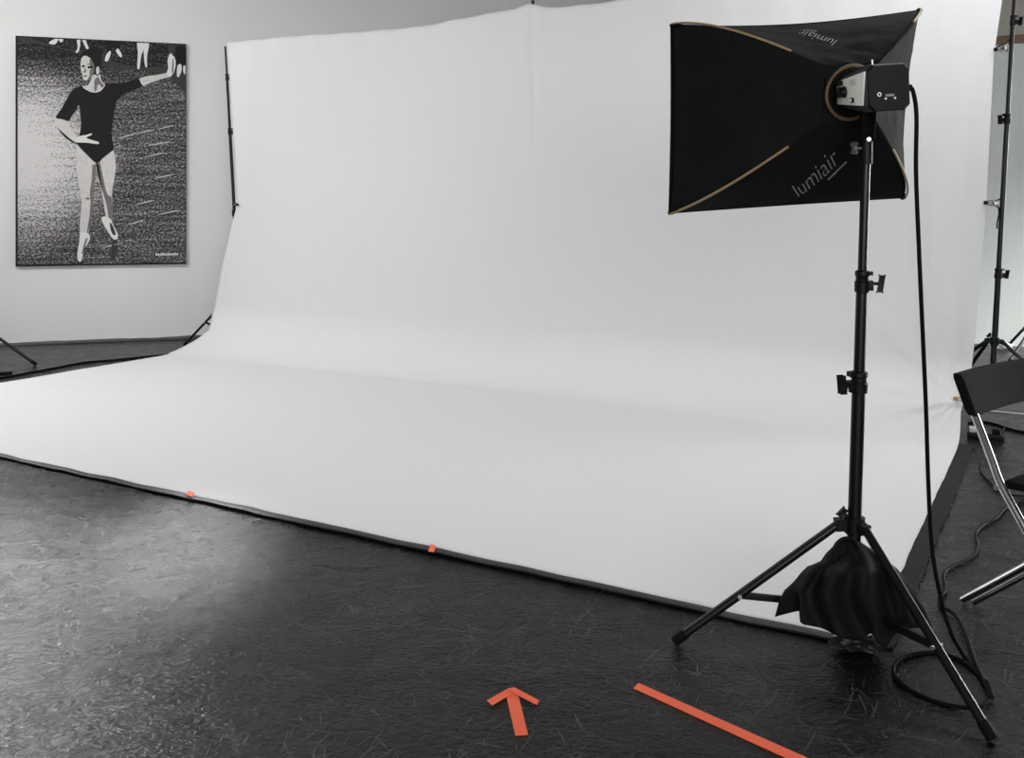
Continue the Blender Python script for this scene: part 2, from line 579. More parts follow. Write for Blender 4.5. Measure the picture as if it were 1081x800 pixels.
# black tape along the front and the side edge of the cloth
def strip(name, path, width, mat, label, cat='tape', group=None, z=0.006, wob=0.0, th=0.004, side=None):
    path = [Vector(p) for p in path]
    m = MB(); vs = []; fs = []
    n = len(path)
    for i, p in enumerate(path):
        d = (path[min(i + 1, n - 1)] - path[max(i - 1, 0)]); d.z = 0; d.normalize()
        nn = Vector((-d.y, d.x, 0))
        w = width * (1 + wob * noise.noise(p * 3.0))
        zz = z + wob * 0.012 * (0.5 + noise.noise(p * 5.0))
        for k in (-1, -0.33, 0.33, 1):
            vs.append(p + nn * w / 2 * k + Vector((0, 0, zz + (0.003 * wob * 2 if abs(k) < 1 else 0))))
        for k in (-1, 1):
            vs.append(p + nn * w / 2 * k + Vector((0, 0, max(0.0005, zz - th))))
    for i in range(n - 1):
        a = i * 6; b = a + 6
        for k in range(3): fs.append((a + k, a + k + 1, b + k + 1, b + k))
        fs.append((a + 3, a + 5, b + 5, b + 3)); fs.append((a + 4, a, b, b + 4)); fs.append((a + 5, a + 4, b + 4, b + 5))
    fs.append((0, 4, 5, 3, 2, 1)); e = (n - 1) * 6
    fs.append((e, e + 1, e + 2, e + 3, e + 5, e + 4))
    m.add(vs, fs)
    return tag(m.build(name, mat, origin=path[0].xy.to_3d(), angle=60), label, cat, group)


vft = VF - 0.008
fp = [W(lerp(UL - 0.1, URF - 0.12, i / 140), vft + 0.006 * noise.noise(Vector((i * 0.25, 0, 0)))) for i in range(141)]
strip('floor_tape', fp, 0.040, M['gaffer'], 'long wrinkled black tape strip sealing the front edge of the white cloth to the floor', z=0.0115, wob=0.35, th=0.006)
a, b = W(URF + 0.025, VF + 0.02), W(URR + 0.040, VC - 0.10)
sp = [a.lerp(b, i / 60) + UX * 0.006 * noise.noise(Vector((i * 0.3, 5, 0))) for i in range(61)]
strip('floor_tape', sp, 0.075, M['gaffer_matte'], 'wide matte black tape strip along the side edge of the cloth, towards the folding chair', z=0.0085, wob=0.12, th=0.006)

# crumpled tape end near the tripod
mb = MB()
bm = bmesh.new(); bmesh.ops.create_icosphere(bm, subdivisions=4, radius=1.0)
c0 = F(905, 686)
cu = (F(932, 688) - F(880, 681)); 
for v in bm.verts:
    p = v.co.copy()
    k = 1 + 0.45 * noise.noise(p * 2.2) + 0.25 * noise.noise(p * 5.0)
    q = cu * 0.5 * p.x * k + Vector((cu.y, -cu.x, 0)).normalized() * 0.035 * p.y * k + Vector((0, 0, 0.022 + 0.022 * p.z * k))
    q.z = max(0.001, q.z)
    v.co = c0 + q
bm.verts.index_update()
mb.add([v.co.copy() for v in bm.verts], [tuple(v.index for v in f.verts) for f in bm.faces]); bm.free()
tag(mb.build('crumpled_tape', M['gaffer'], origin=c0), 'crumpled bunch of black tape at the cloth corner below the tripod', 'tape')


def quad_strip(name, pts, label, mat=None, z=0.0025, group=None, parent=None):
    """flat strip of tape from four floor corners, with thickness"""
    m = MB()
    P = [Vector((p.x, p.y, z)) for p in pts]; Q = [Vector((p.x, p.y, z - 0.002)) for p in pts]
    m.add(P + Q, [(0, 1, 2, 3), (7, 6, 5, 4), (0, 4, 5, 1), (1, 5, 6, 2), (2, 6, 7, 3), (3, 7, 4, 0)])
    if parent is not None:
        return m.build(name, mat or M['orange'], parent, smooth=False)
    o = m.build(name, mat or M['orange'], smooth=False, origin=Vector((P[0].x, P[0].y, 0)))
    return tag(o, label, 'tape', group)


# orange arrow: shaft and two barbs
ar = thing('tape_arrow', F(545, 745), 'orange tape arrow stuck on the black floor pointing towards the white backdrop', 'arrow')
quad_strip('shaft', [F(534, 733), F(545.5, 728), F(557.5, 776), F(544, 777)], None, z=0.0026, parent=ar)
quad_strip('barb', [F(514, 741), F(538, 727.5), F(545, 731), F(519.5, 746)], None, z=0.0052, parent=ar)
quad_strip('barb', [F(535, 730), F(543, 728), F(569, 742), F(567, 746.5)], None, z=0.0078, parent=ar)
quad_strip('floor_marking_tape', [F(669, 727), F(674, 721.5), F(905, 824), F(892, 829)], 'long straight orange tape line on the floor beside the tripod')
quad_strip('tape_scrap', [F(196, 526), F(199, 522), F(205, 524.5), F(203, 529)], 'small orange tape scrap at the cloth edge, the one below the ballet picture', z=0.021)
quad_strip('tape_scrap', [F(452, 587), F(455, 579.5), F(460, 581), F(458, 588)], 'small orange tape scrap at the middle of the cloth front edge', z=0.021)

# ------------------------------------------------------------------ stands
def stand(name, label, base, top, hub_h, feet, secs, radii, group=None, knob_sides=None, brace_at=0.58, low_h=None, leg_r=0.0125, leg_top=0.0, cap=True):
    """telescopic stand: base point on floor, top point, feet = floor points of the legs"""
    base = Vector(base); top = Vector(top)
    ax = (top - base).normalized()
    Lh = (top - base).length
    root = thing(name, base, label, 'stand', group)
    hub = base + ax * hub_h
    low = base + ax * (low_h if low_h else hub_h * 0.42)
    cuts = [max(0.06, (low_h or hub_h * 0.42) - 0.10)] + [Lh * s for s in secs] + [Lh]
    for i in range(len(cuts) - 1):
        m = MB()
        m.tube([base + ax * cuts[i], base + ax * (cuts[i] * 0.5 + cuts[i + 1] * 0.5), base + ax * cuts[i + 1]], radii[i], 20)
        m.build('pole_section', M['black_metal'], root)
    for i in range(1, len(cuts) - 1):
        c = base + ax * cuts[i]; rr = radii[i - 1]
        m = MB()
        prof = [(-0.045, rr * 1.0), (-0.042, rr * 1.28), (-0.012, rr * 1.32), (-0.008, rr * 1.12), (0.006, rr * 1.12), (0.010, rr * 1.30), (0.022, rr * 1.26), (0.026, radii[i])]
        m.tube([c + ax * p[0] for p in prof], lambda t, pr=prof: pr[min(len(pr) - 1, int(round(t * (len(pr) - 1))))][1], 20)
        sd = Vector(knob_sides[i - 1]).normalized()
        m.beam(c - ax * 0.022 + sd * rr, c - ax * 0.022 + sd * (rr + 0.016), 0.026, 0.030, ax)
        m.beam(c + ax * 0.016 + sd * rr, c + ax * 0.016 + sd * (rr + 0.014), 0.022, 0.012, ax)
        co = m.build('collar', M['black_plastic'], root)
        m = MB()
        k0 = c - ax * 0.016 + sd * (rr + 0.012)
        m.tube([k0, k0 + sd * 0.018], 0.005, 10)
        m.box(k0 + sd * 0.026, sd * 0.008, sd.cross(ax) * 0.007, (ax + sd * 0.12) * 0.026, 0.004)
        m.build('knob', M['black_plastic'], co)
        m = MB()
        b0 = c - ax * 0.034 + sd * (rr + 0.006)
        m.tube([b0, b0 + sd * 0.010], 0.005, 10)
        m.build('bolt', M['steel'], co)
    # hub spider
    m = MB()
    m.tube([hub - ax * 0.028, hub - ax * 0.022, hub + ax * 0.016, hub + ax * 0.024], radii[0] * 1.45, 20)
    dirs = []
    for f in feet:
        d = Vector(f) - base; d.z = 0; d.normalize(); dirs.append(d)
        m.beam(hub + d * radii[0], hub + d * (radii[0] + 0.036) - ax * 0.004, 0.030, 0.030, ax, 0.003)
    hb = m.build('hub_collar', M['black_plastic'], root)
    m = MB()
    kd = (dirs[0] + ax * 0.9).normalized()
    k0 = hub + dirs[0] * radii[0] * 0.9 + ax * 0.018
    m.tube([k0, k0 + kd * 0.022], 0.005, 8)
    m.box(k0 + kd * 0.026, kd * 0.008, kd.cross(ax).normalized() * 0.005, kd.cross(kd.cross(ax)).normalized() * 0.016, 0.003)
    m.build('knob', M['black_plastic'], hb)
    # lower spider
    m = MB()
    m.tube([low - ax * 0.02, low + ax * 0.02], radii[0] * 1.4, 20)
    for d in dirs:
        m.beam(low + d * radii[0], low + d * (radii[0] + 0.022), 0.022, 0.022, ax, 0.003)
    m.build('lower_collar', M['black_plastic'], root)
    for f, d in zip(feet, dirs):
        f = Vector(f)
        a = hub + d * (radii[0] + 0.026)
        fl = (f - a).normalized()
        tip = f + Vector((0, 0, leg_r * 0.9))
        m = MB(); m.tube([a - fl * 0.01, a.lerp(tip, 0.5), tip - fl * 0.03], leg_r, 14)
        lg = m.build('leg', M['black_metal'], root)
        m = MB(); m.tube([tip - fl * 0.045, tip - fl * 0.043, tip - fl * 0.004, tip], leg_r * 1.22, 14)
        m.build('rubber_foot', M['rubber'], lg)
        j = a.lerp(tip, brace_at)
        m = MB(); sdv = d.cross(Vector((0, 0, 1)))
        m.tube([j - sdv * leg_r * 1.5, j + sdv * leg_r * 1.5], 0.0065, 10)
        m.build('pivot_screw', M['steel'], lg)
        for sg in (-1,):
            m = MB(); m.beam(j + sdv * 0.0, low + d * (radii[0] + 0.016), 0.008, 0.022, ax, 0.001)
            m.build('brace', M['black_metal'], root)
    return root, base, ax, Lh


RU = Vector((1, 0, 0))
# main light stand
sb = Vector((1.071, 2.85, 0))
st_top = D(914.5, 158, 2.80)
footA, footB = F(712, 681), F(1048, 785)
footC = sb * 3 - footA - footB
footC.z = 0
axm = (st_top - sb).normalized(); Lm = (st_top - sb).length
def frac_at(py):
    best = min(range(1001), key=lambda i: abs(((sb + axm * (Lm * i / 1000)) - Vector((0, 0, 0))).z - 0) if False else abs(proj(sb + axm * (Lm * i / 1000))[1] - py))
    return best / 1000
def proj(p):
    q = Vector(p) - Vector((0, 0, H))
    c, s = math.cos(PITCH), math.sin(PITCH)
    zc = q.y * c - q.z * s
    yc = q.y * s + q.z * c
    return 540.5 + FPX * q.x / zc, PPY - FPX * yc / zc
hubm = frac_at(553) * Lm
main_stand, _, _, _ = stand('light_stand', 'tall black tripod stand carrying the black softbox in front of the backdrop',
      sb, st_top, hubm, [footA, footB, footC], [frac_at(400), frac_at(294)], [0.0205, 0.0172, 0.0140],
      group=None, knob_sides=[-RU + Vector((0, -0.2, 0)), RU + Vector((0, -0.3, 0))], brace_at=0.60, low_h=0.16, leg_r=0.0135)

# ------------------------------------------------------------------ softbox on the stand
TL, BL, TR, BR = D(709, 28, 3.12), D(707, 224, 3.14), D(968, 12, 3.27), D(951, 208, 3.27)
RC = D(897, 98, 2.84)                    # speed ring centre
ex = ((TR - TL) + (BR - BL)).normalized()
ey = ((TL - BL) + (TR - BR)).normalized()
en = ex.cross(ey).normalized()           # towards the camera
if en.y > 0: en = -en
hs = 0.085
hubc = {(-1, 1): RC - ex * hs + ey * hs, (1, 1): RC + ex * hs + ey * hs, (-1, -1): RC - ex * hs - ey * hs, (1, -1): RC + ex * hs - ey * hs}
fr = {(-1, 1): TL, (1, 1): TR, (-1, -1): BL, (1, -1): BR}
sbx = thing('softbox', RC, 'large black rectangular softbox seen from behind on the tall tripod stand', 'softbox')


def rib(sx, sy, t):
    """rod curve from the front corner (t=0) to the ring (t=1)"""
    a = fr[(sx, sy)]; b = hubc[(sx, sy)]
    out = (ex * sx + ey * sy).normalized()
    return a.lerp(b, t) + out * 0.055 * math.sin(PI * t ** 0.85) + en * 0.02 * math.sin(PI * t)


panels = {}
def panel(name, c1, c2, inward, sag, lab=None):
    n, mm = 28, 24
    vs = []; fs = []
    for j in range(mm + 1):
        t = j / mm
        for i in range(n + 1):
            s = i / n
            p = rib(*c1, t).lerp(rib(*c2, t), s)
            bow = math.sin(PI * s)
            p = p + inward * bow * (sag * (1 - t) + 0.030 * math.sin(PI * t))
            e = bow * sstep(0.0, 0.12, t)
            p = p + inward * 0.014 * e * noise.noise(p * 7) * (1 - 0.6 * t) + inward * 0.007 * e * noise.noise(p * 19)
            vs.append(p)
    for j in range(mm):
        for i in range(n):
            a = j * (n + 1) + i
            fs.append((a, a + 1, a + n + 2, a + n + 1))
    m = MB(); m.add(vs, fs)
    o = m.build('fabric_panel', M['black_fabric'], sbx)
    so = o.modifiers.new('cloth', 'SOLIDIFY'); so.thickness = 0.003; so.offset = 0
    panels[name] = BVHTree.FromPolygons([tuple(p) for p in vs], fs)
    return o


panel('left', (-1, -1), (-1, 1), ex, 0.004)
panel('right', (1, -1), (1, 1), -ex, 0.018)
panel('top', (-1, 1), (1, 1), -ey, 0.022)
panel('bottom', (-1, -1), (1, -1), ey, 0.002)
# hub cover and speed ring
m = MB()
rad = 0.118
circ = [RC + ex * hs * 1.0 * math.cos(2 * PI * k / 40) * 1.35 + ey * hs * 1.35 * math.sin(2 * PI * k / 40) + en * 0.004 for k in range(40)]
sq = [hubc[(-1, -1)], hubc[(1, -1)], hubc[(1, 1)], hubc[(-1, 1)]]
m.add(sq + [p - en * 0.02 for p in sq], [(0, 1, 2, 3), (7, 6, 5, 4), (0, 4, 5, 1), (1, 5, 6, 2), (2, 6, 7, 3), (3, 7, 4, 0)])
m.build('hub_cover', M['black_fabric'], sbx, smooth=False)
m = MB()
rg = [RC + en * 0.010 + ex * 0.084 * math.cos(2 * PI * k / 48) + ey * 0.084 * math.sin(2 * PI * k / 48) for k in range(49)]
m.tube(rg, 0.006, 10, cap=False)
m.build('speed_ring', M['ring'], sbx)
# front rim piping and white diffuser
m = MB()
for a_, b_, iw, sg in ((TL, TR, -ey, 0.022), (BL, BR, ey, 0.002), (BL, TL, ex, 0.004), (BR, TR, -ex, 0.018)):
    m.tube([a_.lerp(b_, k / 20) + iw * sg * math.sin(PI * k / 20) for k in range(21)], 0.005, 8)
m.build('edge_piping', M['black_fabric'], sbx)
m = MB()
k = 0.90; cc = (TL + TR + BL + BR) / 4
q = [cc + (p - cc) * k + en * 0.012 for p in (TL, TR, BR, BL)]
m.add(q + [p - en * 0.004 for p in q], [(0, 1, 2, 3), (7, 6, 5, 4), (0, 4, 5, 1), (1, 5, 6, 2), (2, 6, 7, 3), (3, 7, 4, 0)])
m.build('diffuser', M['diffuser'], sbx, smooth=False)
# tan rods along the four seams, shown where they leave their sleeves
for (sx, sy, t0, t1) in ((-1, 1, 0.0, 0.82), (-1, -1, 0.0, 0.82), (1, 1, 0.0, 0.5), (1, -1, 0.0, 0.74)):
    out = (ex * sx + ey * sy).normalized()
    m = MB()
    m.tube([rib(sx, sy, lerp(t0, t1, i / 20)) + out * 0.008 + en * 0.005 for i in range(21)], 0.0042, 10)
    m.build('rod', M['rod'], sbx)
    m = MB()
    m.tube([rib(sx, sy, lerp(0.0, 0.10, i / 6)) + out * 0.004 + en * 0.003 for i in range(7)], 0.0075, 10)
    m.build('corner_sleeve', M['black_fabric'], sbx)


def decal(text, p0, p1, pup, bvh, name, mat, parent, shear=0.25, under=True, lift=0.0025):
    """printed word conformed to a fabric panel: p0 start, p1 end, pup above the start"""
    cu = bpy.data.curves.new('word', 'FONT'); cu.body = text; cu.size = 1.0; cu.shear = shear
    cu.resolution_u = 4; cu.offset = -0.012
    tmp = bpy.data.objects.new('word', cu); COL.objects.link(tmp)
    dg = bpy.context.evaluated_depsgraph_get()
    me = bpy.data.meshes.new_from_object(tmp.evaluated_get(dg))
    bm = bmesh.new(); bm.from_mesh(me)
    bmesh.ops.triangulate(bm, faces=bm.faces[:])
    bmesh.ops.subdivide_edges(bm, edges=[e for e in bm.edges if e.calc_length() > 0.25], cuts=2)
    xs = [v.co.x for v in bm.verts]; x0, x1 = min(xs), max(xs)
    bm.verts.index_update()
    vv = [v.co.copy() for v in bm.verts]; ff = [tuple(v.index for v in f.verts) for f in bm.faces]
    bm.free(); bpy.data.objects.remove(tmp)
    if under:
        n0 = len(vv)
        for i in range(13):
            x = lerp(x0 + (x1 - x0) * 0.62, x1 + 0.15, i / 12)
            vv += [Vector((x, -0.20, 0)), Vector((x, -0.14, 0))]
        for i in range(12):
            a = n0 + 2 * i; ff.append((a, a + 2, a + 3, a + 1))
    m = MB(); out = []
    eye = Vector((0, 0, H))
    for c in vv:
        p = p0 + (p1 - p0) * ((c.x - x0) / (x1 - x0)) + (pup - p0) * c.y
        h, nn, _, _ = bvh.find_nearest(p)
        if nn.dot(eye - h) < 0: nn = -nn
        out.append(h + nn * lift)
    m.add(out, ff)
    return m.build(name, mat, parent, smooth=False)


def hit(px, py, bvh):
    h, nn, _, _ = bvh.ray_cast(Vector((0, 0, H)), ray(px, py).normalized())
    return h


bv = panels['bottom']
h0, h1, h2 = hit(843, 207, bv), hit(888, 169, bv), hit(833, 198, bv)
if h0 and h1 and h2:
    decal('lumiair', h0, h1, h0 + (h2 - h0) * 1.5, bv, 'printed_logo', M['logo'], sbx)
bv = panels['top']
h0, h1, h2 = hit(884, 43, bv), hit(846, 33, bv), hit(889, 47, bv)
if h0 and h1:
    hu = hit(882, 30, bv) or h0
    # the word stands upside down on the top panel: its letters point to the ring
    hb = hit(878, 50, bv)
    if hb: decal('lumiair', h0, h1, h0 + (hb - h0) * 1.2, bv, 'printed_logo', M['logo'], sbx, shear=0.1)

# ------------------------------------------------------------------ flash head
hd = thing('flash_head', D(920, 97, 2.70), 'black studio flash head with silver control panel behind the softbox', 'flash')
fa = RC + en * 0.012
fb = D(939, 92, 2.56)
da = (fb - fa).normalized()
hx = (ex - da * ex.dot(da)).normalized(); hy = da.cross(hx); hy = hy if hy.z > 0 else -hy


def section(c, w, h, ch):
    pts = [(-w, -h + ch), (-w, h - ch), (-w + ch, h), (w - ch, h), (w, h - ch), (w, -h + ch), (w - ch, -h), (-w + ch, -h)]
    return [c + hx * a + hy * b for a, b in pts]


m = MB()
fl = (fb - fa).length
rings = [section(fa, 0.050, 0.050, 0.016), section(fa + da * fl * .08, 0.050, 0.050, 0.016), section(fa + da * fl * .3, 0.052, 0.054, 0.014), section(fa + da * fl * .82, 0.060, 0.066, 0.016),
         section(fa + da * fl * .97, 0.061, 0.067, 0.016), section(fb, 0.057, 0.063, 0.016)]
vs = [p for r_ in rings for p in r_]; fs = []
for j in range(len(rings) - 1):
    for k in range(8):
        fs.append((j * 8 + k, j * 8 + (k + 1) % 8, (j + 1) * 8 + (k + 1) % 8, (j + 1) * 8 + k))
fs.append(tuple(range(7, -1, -1))); fs.append(tuple(range((len(rings) - 1) * 8, len(rings) * 8)))
m.add(vs, fs)
m.build('body', M['black_plastic'], hd, angle=25)


def side_pt(a, b, lift=0.0):
    """a along the head 0..1, b up -1..1 on the silver side"""
    w = lerp(0.0505, 0.0605, a); hh = lerp(0.036, 0.051, a)
    return fa + da * fl * a - hx * (w + lift) + hy * b * hh


m = MB()
ins = [side_pt(.10, -.92, -0.002), side_pt(.10, .92, -0.002), side_pt(.95, .98, -0.001), side_pt(.86, -.96, -0.001)]
outs = [side_pt(.10, -.92, .006), side_pt(.10, .92, .006), side_pt(.95, .98, .006), side_pt(.86, -.96, .006)]
m.add(ins + outs, [(3, 2, 1, 0), (4, 5, 6, 7), (0, 4, 7, 3), (1, 5, 4, 0), (2, 6, 5, 1), (3, 7, 6, 2)])
cp = m.build('control_panel', M['silver'], hd, smooth=False)
m = MB(); c = side_pt(.36, -.02, .006)
m.tube([c, c - hx * 0.004, c - hx * 0.012, c - hx * 0.014], lambda t: (0.0175, 0.0175, 0.015, 0.011)[min(3, int(round(t * 3)))], 20)
m.box(c - hx * 0.018, hx * 0.004, hy * 0.015 + da * 0.004, da * 0.004, 0.001)
m.build('dial_knob', M['black_plastic'], cp)
m = MB(); c = side_pt(.60, -.62, .006)
m.tube([c, c - hx * 0.006], 0.008, 14)
b1 = m.build('push_button', M['black_plastic'], cp)
m = MB(); m.tube([c - hx * 0.006, c - hx * 0.008], 0.0045, 12); m.build('button_cap', M['silver'], b1)
m = MB(); c = side_pt(.22, .72, .006)
m.box(c, hx * 0.004, da * 0.022, hy * 0.006, 0.002); m.build('rocker_switch', M['black_plastic'], cp)
m = MB(); c = side_pt(.62, .55, .006); m.box(c, hx * 0.0015, da * 0.022, hy * 0.008, 0.0005); m.build('name_plate', M['white_plastic'], cp)
# back of the head: sync socket, small plate, top stud, plug
def back_pt(a, b, lift=0.0): return fb + da * lift + hx * a * 0.057 + hy * b * 0.063
m = MB(); c = back_pt(-.55, -.30); m.tube([c - da * .002, c + da * 0.004], 0.006, 14); m.build('sync_socket', M['steel'], hd)
m = MB(); c = back_pt(-.55, -.30, .004); m.tube([c, c + da * 0.001], 0.0035, 12); m.build('socket_hole', M['black_plastic'], hd)
m = MB(); c = back_pt(.0, -.36); m.box(c, hx * 0.012, hy * 0.003, da * 0.0015, 0.0005); m.build('rating_plate', M['logo'], hd)
for a_, b_ in ((-.22, -.5), (.25, -.5)):
    m = MB(); c = back_pt(a_, b_); m.tube([c - da * .001, c + da * 0.002], 0.003, 10); m.build('screw', M['steel'], hd)
m = MB(); c = fa + da * fl * .90 + hy * 0.066 - hx * 0.035
m.tube([c, c + hy * 0.016], 0.0025, 8); m.build('stud', M['steel'], hd)
m = MB(); m.box(fa + da * fl * .55 + hy * 0.064, da * fl * .30, hx * 0.030, hy * 0.006, 0.003); m.build('top_vent', M['black_plastic'], hd)
# tilt bracket under the head, seated on the stand spigot
m = MB()
mid = fa + da * fl * .45 - hy * 0.055
m.beam(mid, st_top + Vector((0, 0, 0.035)), 0.030, 0.030, da, 0.004)
m.tube([st_top + Vector((0, 0, -0.045)), st_top + Vector((0, 0, 0.045))], 0.0185, 18)
br = m.build('tilt_bracket', M['black_plastic'], hd)
m = MB(); c = st_top + Vector((-0.020, -0.01, 0.004))
kd = Vector((-1, -0.25, 0)).normalized()
m.tube([c, c + kd * 0.020], 0.004, 10)
kz = Vector((0, 0, 1)); kx = kd.cross(kz)
for s_ in (-1, 1):
    m.box(c + kd * 0.024, kd * 0.004, (kz * 0.016 + kx * s_ * 0.010), (kx * 0.0035 - kz * s_ * 0.002), 0.001)
m.build('wing_knob', M['steel'], br)
m = MB(); c = st_top + Vector((-0.004, -0.020, 0.030)); m.tube([c, c + Vector((0, -0.012, 0))], 0.007, 12); m.build('pivot_bolt', M['steel'], br)

# power cord of the flash head
plug = fa + da * fl * .84 + hx * 0.062 - hy * 0.004
m = MB(); m.tube([plug - hx * 0.004, plug + hx * 0.020], 0.010, 12); m.build('power_plug', M['rubber'], hd)
zr = 0.006
cord = [plug + hx * 0.016, plug + hx * 0.026 - Vector((0, 0, .012)), D(967.5, 122, 2.60), D(967, 180, 2.61), D(970, 260, 2.63), D(974, 350, 2.66), D(977.5, 430, 2.69), D(980, 510, 2.72),
        D(984, 580, 2.76), D(993, 630, 2.79), D(1004, 668, 2.80)]
cord += [F(*q, zr) for q in ((1018, 693), (1032, 709))]
cord += [F(*q, zr * 2.2) for q in ((1043, 724), (1044, 738), (1030, 746.5))]
cord += [F(*q, zr) for q in ((1000, 744), (970, 733), (950, 720), (943, 707), (950, 696), (968, 690), (990, 689), (1010, 695), (1025, 705), (1036, 716))]
cord += [F(*q, zr * 3.2) for q in ((1044, 722), (1047, 736))]
cord += [F(*q, zr * 2) for q in ((1040, 722), (1030, 700), (1022, 675), (1012, 655), (1003, 645))]
cord += [F(*q, zr * 1.2) for q in ((993, 640), (992, 632), (998, 622), (996, 610), (1000, 601), (1014, 594), (1028, 586), (1032, 576), (1030, 563), (1040, 553), (1052, 547), (1062, 536), (1078, 530), (1100, 527))]
m = MB(); m.tube(catmull(cord, 7), 0.0062, 10)
tag(m.build('coiled_cable', M['rubber'], origin=F(1000, 700)), 'long black cable hanging from the flash head and coiled on the floor', 'cable')

# ------------------------------------------------------------------ black cloth bag hanging in the tripod
YB = 2.84
def bp(px, py, dy=0.0): return D(px, py, YB + dy)
outline_L = [(569, 890), (576, 882), (585, 873), (594, 867), (599, 853), (606, 846), (614, 840), (624, 829), (634, 824), (652, 819)]
outline_R = [(569, 903), (576, 912), (583, 924), (592, 936), (602, 947), (615, 957), (630, 967), (645, 976), (658, 982), (668, 985)]
# hem: pixel column -> row, on the side towards the camera and on the far side
hem_front = [(819, 651), (832, 647), (845, 644), (853, 645), (850, 652), (846, 658), (858, 661), (872, 664), (885, 671), (897, 675), (910, 674), (921, 668), (926, 678), (934, 684), (941, 672), (952, 665), (968, 662), (985, 668)]
NT = 96; NR = 30
# hem loop: front from left to right, then back from right to left
fr_pts = catmull([(x, y, 0) for x, y in hem_front], 4)
def resample(pts, n):
    L_ = [0]
    for a_, b_ in zip(pts, pts[1:]): L_.append(L_[-1] + (b_ - a_).length)
    out = []
    for i in range(n):
        t = L_[-1] * i / (n - 1)
        k = max(j for j in range(len(L_)) if L_[j] <= t + 1e-9)
        if k >= len(pts) - 1: out.append(pts[-1].copy()); continue
        out.append(pts[k].lerp(pts[k + 1], (t - L_[k]) / max(1e-9, L_[k + 1] - L_[k])))
    return out
fh = resample(fr_pts, NT // 2 + 1)
bh = resample([Vector((985, 664, 0)), Vector((960, 640, 0)), Vector((900, 655, 0)), Vector((850, 640, 0)), Vector((819, 648, 0))], NT // 2 + 1)[1:-1]
hem = []
for i, p in enumerate(fh):
    s = i / (NT // 2)
    hem.append(bp(p.x, p.y, -0.11 * math.sin(PI * s) ** 0.7))
for i, p in enumerate(bh):
    s = 1 - (i + 1) / (NT // 2)
    hem.append(bp(p.x, p.y, 0.10 * math.sin(PI * s) ** 0.7))
m = MB(); vs = []; fs = []
topc = bp(894, 571)
NTT = len(hem)
# profile widths by row come from the outline; the surface bellies out from the neck to the hem
def left_x(y): return interp(y, outline_L)
def right_x(y): return interp(y, outline_R)
for j in range(NR + 1):
    t = j / NR
    for i in range(NTT):
        hp = proj(hem[i]); hx_, hy_ = hp
        y = lerp(569.5, hy_, t)
        half = (NT // 2)
        s = i / half if i <= half else 1 - (i - half) / half
        s = max(0, min(1, s))
        lx, rx = left_x(y), right_x(y)
        # column: blend of an even spread (top) and the hem's own column (bottom)
        xe = lerp(lx, rx, 0.5 - 0.5 * math.cos(PI * s))
        x = lerp(xe, hx_, t ** 2.2)
        x = max(lx, min(rx, x))
        wpx = (rx - lx)
        dep = min(0.12, 0.00115 * wpx) * math.sin(PI * s) ** 0.6 if 0 < s < 1 else 0
        fold = 1 + 0.16 * math.sin(s * 31 + 2.2 * math.sin(t * 3)) * sstep(0.0, 0.35, t) + 0.12 * noise.noise(Vector((x * .04, y * .03, 1)))
        dy = -dep * fold if i <= half else dep * fold
        vs.append(bp(x, y, dy))
for j in range(NR):
    for i in range(NTT):
        a = j * NTT + i; b = j * NTT + (i + 1) % NTT
        fs.append((a, b, b + NTT, a + NTT))
fs.append(tuple(range(NTT)))
m.add(vs, fs)
bagroot = Vector((sb.x, sb.y, 0.1))
bag = m.build('hanging_bag', M['bag_fabric'], origin=bp(894, 660), angle=70)
so = bag.modifiers.new('cloth', 'SOLIDIFY'); so.thickness = 0.004; so.offset = 1
tag(bag, 'crumpled black cloth bag hanging from the tripod of the softbox stand', 'bag')
# strap loop of the bag around the pole
m = MB()
lp = [bp(878, 592, -0.045), bp(881, 578, -0.05), bp(886, 571, -0.045), bp(893, 568, -0.035), bp(902, 570, -0.045), bp(908, 580, -0.06)]
m.tube(catmull(lp, 6), 0.0055, 8)
so_ = m.build('strap', M['bag_fabric'], bag)

# ------------------------------------------------------------------ backdrop stands
def vtop(px, py, vv): return on_plane(px, py, W(0, vv), VX)
# near the ballet picture
VS = VW + 0.20
lt, l2 = vtop(237.8, 49, VS), vtop(247, 217, VS)
lb = lt + (l2 - lt) * (lt.z / (lt.z - l2.z))
fl1 = F(194.5, 365)
d1 = (fl1 - lb); d1.z = 0
rl = d1.length
def rot(d, a): return Vector((d.x * math.cos(a) - d.y * math.sin(a), d.x * math.sin(a) + d.y * math.cos(a), 0))
feetL = [lb + d1, lb + rot(VX, 0.5) * 0.5, lb + rot(VX, -0.7) * 0.5]
axl = (lt - lb).normalized()
Ll = (lt - lb).length
stand('backdrop_stand', 'black stand holding the white cloth corner beside the ballet picture', lb, lt, 0.60, feetL, [0.45, 0.72, 0.90], [0.019, 0.016, 0.013, 0.010],
      group='stands holding up the backdrop', knob_sides=[UX, UX, UX], low_h=0.13)
# middle one, hidden behind the cloth up to its tip
VM = VW + 0.06
mt = vtop(562.5, 0.5, VM)
mbase = Vector((mt.x, mt.y, 0))
stand('backdrop_stand', 'black stand behind the white cloth whose tip shows at the peak of the top edge', mbase, mt, 0.62, [mbase + rot(VX, a) * 0.55 for a in (0.5, -0.5)] + [mbase + UX * 0.6 + VX * 0.05],
      [0.45, 0.72], [0.019, 0.016, 0.013], group='stands holding up the backdrop', knob_sides=[VX, VX], low_h=0.22)
